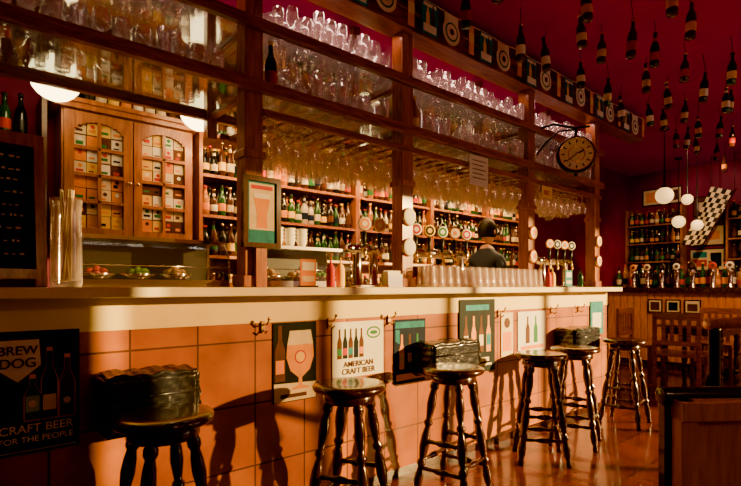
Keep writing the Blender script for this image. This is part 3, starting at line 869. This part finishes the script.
# ------------------------------------------------------------------ chairs and tables
def chair(x,y,rz):
    mb=MB();w=.21
    for sx in (-1,1):
        mb.box(sx*w-.02,sx*w+.02,-.21,-.17,0,.44,'wood_red');mb.box(sx*w-.02,sx*w+.02,.17,.21,0,.92,'wood_red')
        mb.box(sx*w-.012,sx*w+.012,-.17,.17,.18,.21,'wood_back')
    mb.box(-.23,.23,-.23,.21,.44,.475,'wood_red')
    mb.box(-w,w,.18,.205,.84,.92,'wood_red');mb.box(-w,w,.18,.205,.56,.61,'wood_red')
    for i in range(4): mb.box(-.14+i*.08,-.10+i*.08,.185,.20,.61,.84,'wood_red')
    mb.box(-w,w,-.20,-.18,.30,.33,'wood_back')
    o=mb.build('wooden_chair',recenter=False,bevel=.004);o.location=(x,y,0);o.rotation_euler.z=rz
def table(x,y,w,d):
    mb=MB();mb.box(-w/2,w/2,-d/2,d/2,.72,.755,'wood_red')
    mb.box(-w/2+.04,w/2-.04,-d/2+.04,d/2-.04,.64,.72,'wood_back')
    for a in (-1,1):
        for b in (-1,1):
            mb.tube((a*(w/2-.07),b*(d/2-.07),0),(a*(w/2-.07),b*(d/2-.07),.66),.03,'wood_back',seg=12,prof=[(r*1.3,q) for r,q in leg_prof()])
    o=mb.build('wooden_table',recenter=False,bevel=.004);o.location=(x,y,0)
table(6.9,1.95,.8,.7);chair(6.2,1.95,math.radians(95));chair(7.65,2.0,math.radians(-90));chair(6.85,2.62,0);chair(6.9,1.28,math.radians(180))
chair(5.95,3.0,math.radians(70))
mb=MB();mb.box(5.2,5.6,2.5,2.95,0,.98,'black_metal');mb.box(5.22,5.58,2.485,2.5,.08,.93,'black');mb.box(5.54,5.56,2.46,2.485,.3,.75,'chrome');mb.box(5.18,5.62,2.48,2.97,.98,1.01,'black_metal')
for k in range(6): mb.box(5.198,5.2,2.55,2.9,.2+k*.1,.24+k*.1,'black')
mb.build('bottle_cooler',bevel=.006)

# ------------------------------------------------------------------ foreground bench and handrail
rd=Vector((.80,-.60,0));ang=math.atan2(rd.y,rd.x)
M=Matrix.Translation((1.66,.53,0))@Matrix.Rotation(ang,4,'Z')
mb=MB()
mb.box(0,.05,-.02,.03,0,.86,'wood_bench',M);mb.box(1.15,1.2,-.02,.03,0,.86,'wood_bench',M)
mb.box(.05,1.15,-.01,.02,.28,.80,'wood_bench',M);mb.box(0,1.2,-.025,.035,.80,.86,'wood_bench',M)
for i in range(1,6): mb.box(.05+i*.183-.008,.05+i*.183+.008,-.018,-.01,.28,.80,'wood_bench',M)
mb.box(.05,1.15,-.02,.03,.22,.30,'wood_bench',M)
mb.box(.0,1.2,-.45,-.02,.40,.44,'wood_bench',M)
mb.box(0,.05,-.45,-.40,0,.42,'wood_bench',M);mb.box(1.15,1.2,-.45,-.40,0,.42,'wood_bench',M)
mb.box(.02,1.18,-.44,-.04,.44,.50,'black_leather',M)
mb.tube((-.02,.05,.862),(1.2,.05,.862),.028,'black_leather',seg=14,M=M)
mb.box(-.015,1.2,.034,.07,.25,.85,'black_leather',M)
mb.build('wooden_bench',bevel=.006)
mb=MB()
a=Vector((2.66,.70,0))
mb.lathe([(0,0),(.06,0),(.06,.012),(.024,.02),(.024,.05),(.024,1.0),(.028,1.01),(0,1.02)],a,14,'black_metal')
mb.tube(a+Vector((0,0,.62)),a+Vector((.9,-.62,.60)),.014,'black_metal')
mb.tube(a+Vector((.9,-.62,0)),a+Vector((.9,-.62,1.04)),.02,'black_metal')
mb.tube(a+Vector((-.03,.02,1.03)),a+Vector((.95,-.65,1.07)),.026,'wood_bench',seg=12)
mb.path([a+Vector((.02,.0,.95)),a+Vector((.05,.02,.85)),a+Vector((-.04,.02,.75)),a+Vector((-.02,0,.66))],.009,'black_metal')
mb.build('handrail')

# ------------------------------------------------------------------ lights
def area(name,loc,rot,sx,sy,e,col):
    l=bpy.data.lights.new(name,'AREA');l.shape='RECTANGLE';l.size=sx;l.size_y=sy;l.energy=e;l.color=col
    o=bpy.data.objects.new(name,l);scene.collection.objects.link(o);o.location=loc;o.rotation_euler=rot;return o
sl=bpy.data.lights.new('sun','SUN');sl.energy=34;sl.angle=.015;sl.color=(1,.62,.19)
so=bpy.data.objects.new('sun',sl);scene.collection.objects.link(so)
so.rotation_euler=Vector((-.66,.72,-.205)).to_track_quat('-Z','Y').to_euler();so.location=(8,-6,4)
for a,b in ((1.3,2.2),(2.4,3.65),(3.85,4.9)):
    area('shelf_strip_light',((a+b)/2,2.93,2.20),(math.radians(30),0,0),b-a,.03,34,(1,.54,.17))
    area('canopy_fill_light',((a+b)/2,2.36,2.85),(math.radians(20),0,0),b-a,.03,4.5,(1,.60,.50))  # added pinkish fill for the shelf glassware, stands for no fitting
area('canopy_fill_light',(.4,2.36,2.85),(math.radians(20),0,0),1.4,.03,3,(1,.60,.48))
def spot(loc,tgt,e,ang_,col):  # added fill to brighten the far bar and wall, no fixture there
    l=bpy.data.lights.new('fill_spot','SPOT');l.energy=e;l.spot_size=math.radians(ang_);l.spot_blend=.6;l.color=col;l.shadow_soft_size=.04
    o=bpy.data.objects.new('fill_spot',l);scene.collection.objects.link(o);o.location=loc
    o.rotation_euler=(Vector(tgt)-Vector(loc)).to_track_quat('-Z','Y').to_euler()
spot((6.3,1.2,3.05),(7.9,2.4,.8),460,75,(1,.56,.20))
spot((7.4,2.2,3.05),(9.0,2.5,1.7),100,100,(1,.6,.32))
w=bpy.data.worlds.new('world');scene.world=w;w.use_nodes=True
bg=w.node_tree.nodes['Background'];bg.inputs[0].default_value=(1,.60,.50,1);bg.inputs[1].default_value=2.0

try: scene.cycles.transparent_max_bounces=20
except Exception: pass
try: scene.view_settings.look='AgX - Punchy'
except Exception: pass

# ------------------------------------------------------------------ camera
cd=bpy.data.cameras.new('camera');cam=bpy.data.objects.new('camera',cd);scene.collection.objects.link(cam)
cd.lens=24;cd.sensor_width=36;cd.sensor_fit='HORIZONTAL';cd.shift_y=.0594;cd.clip_start=.05
cam.location=(0,0,1.2);cam.rotation_euler=(math.pi/2,0,math.atan2(580,494)-math.pi/2)
scene.camera=cam
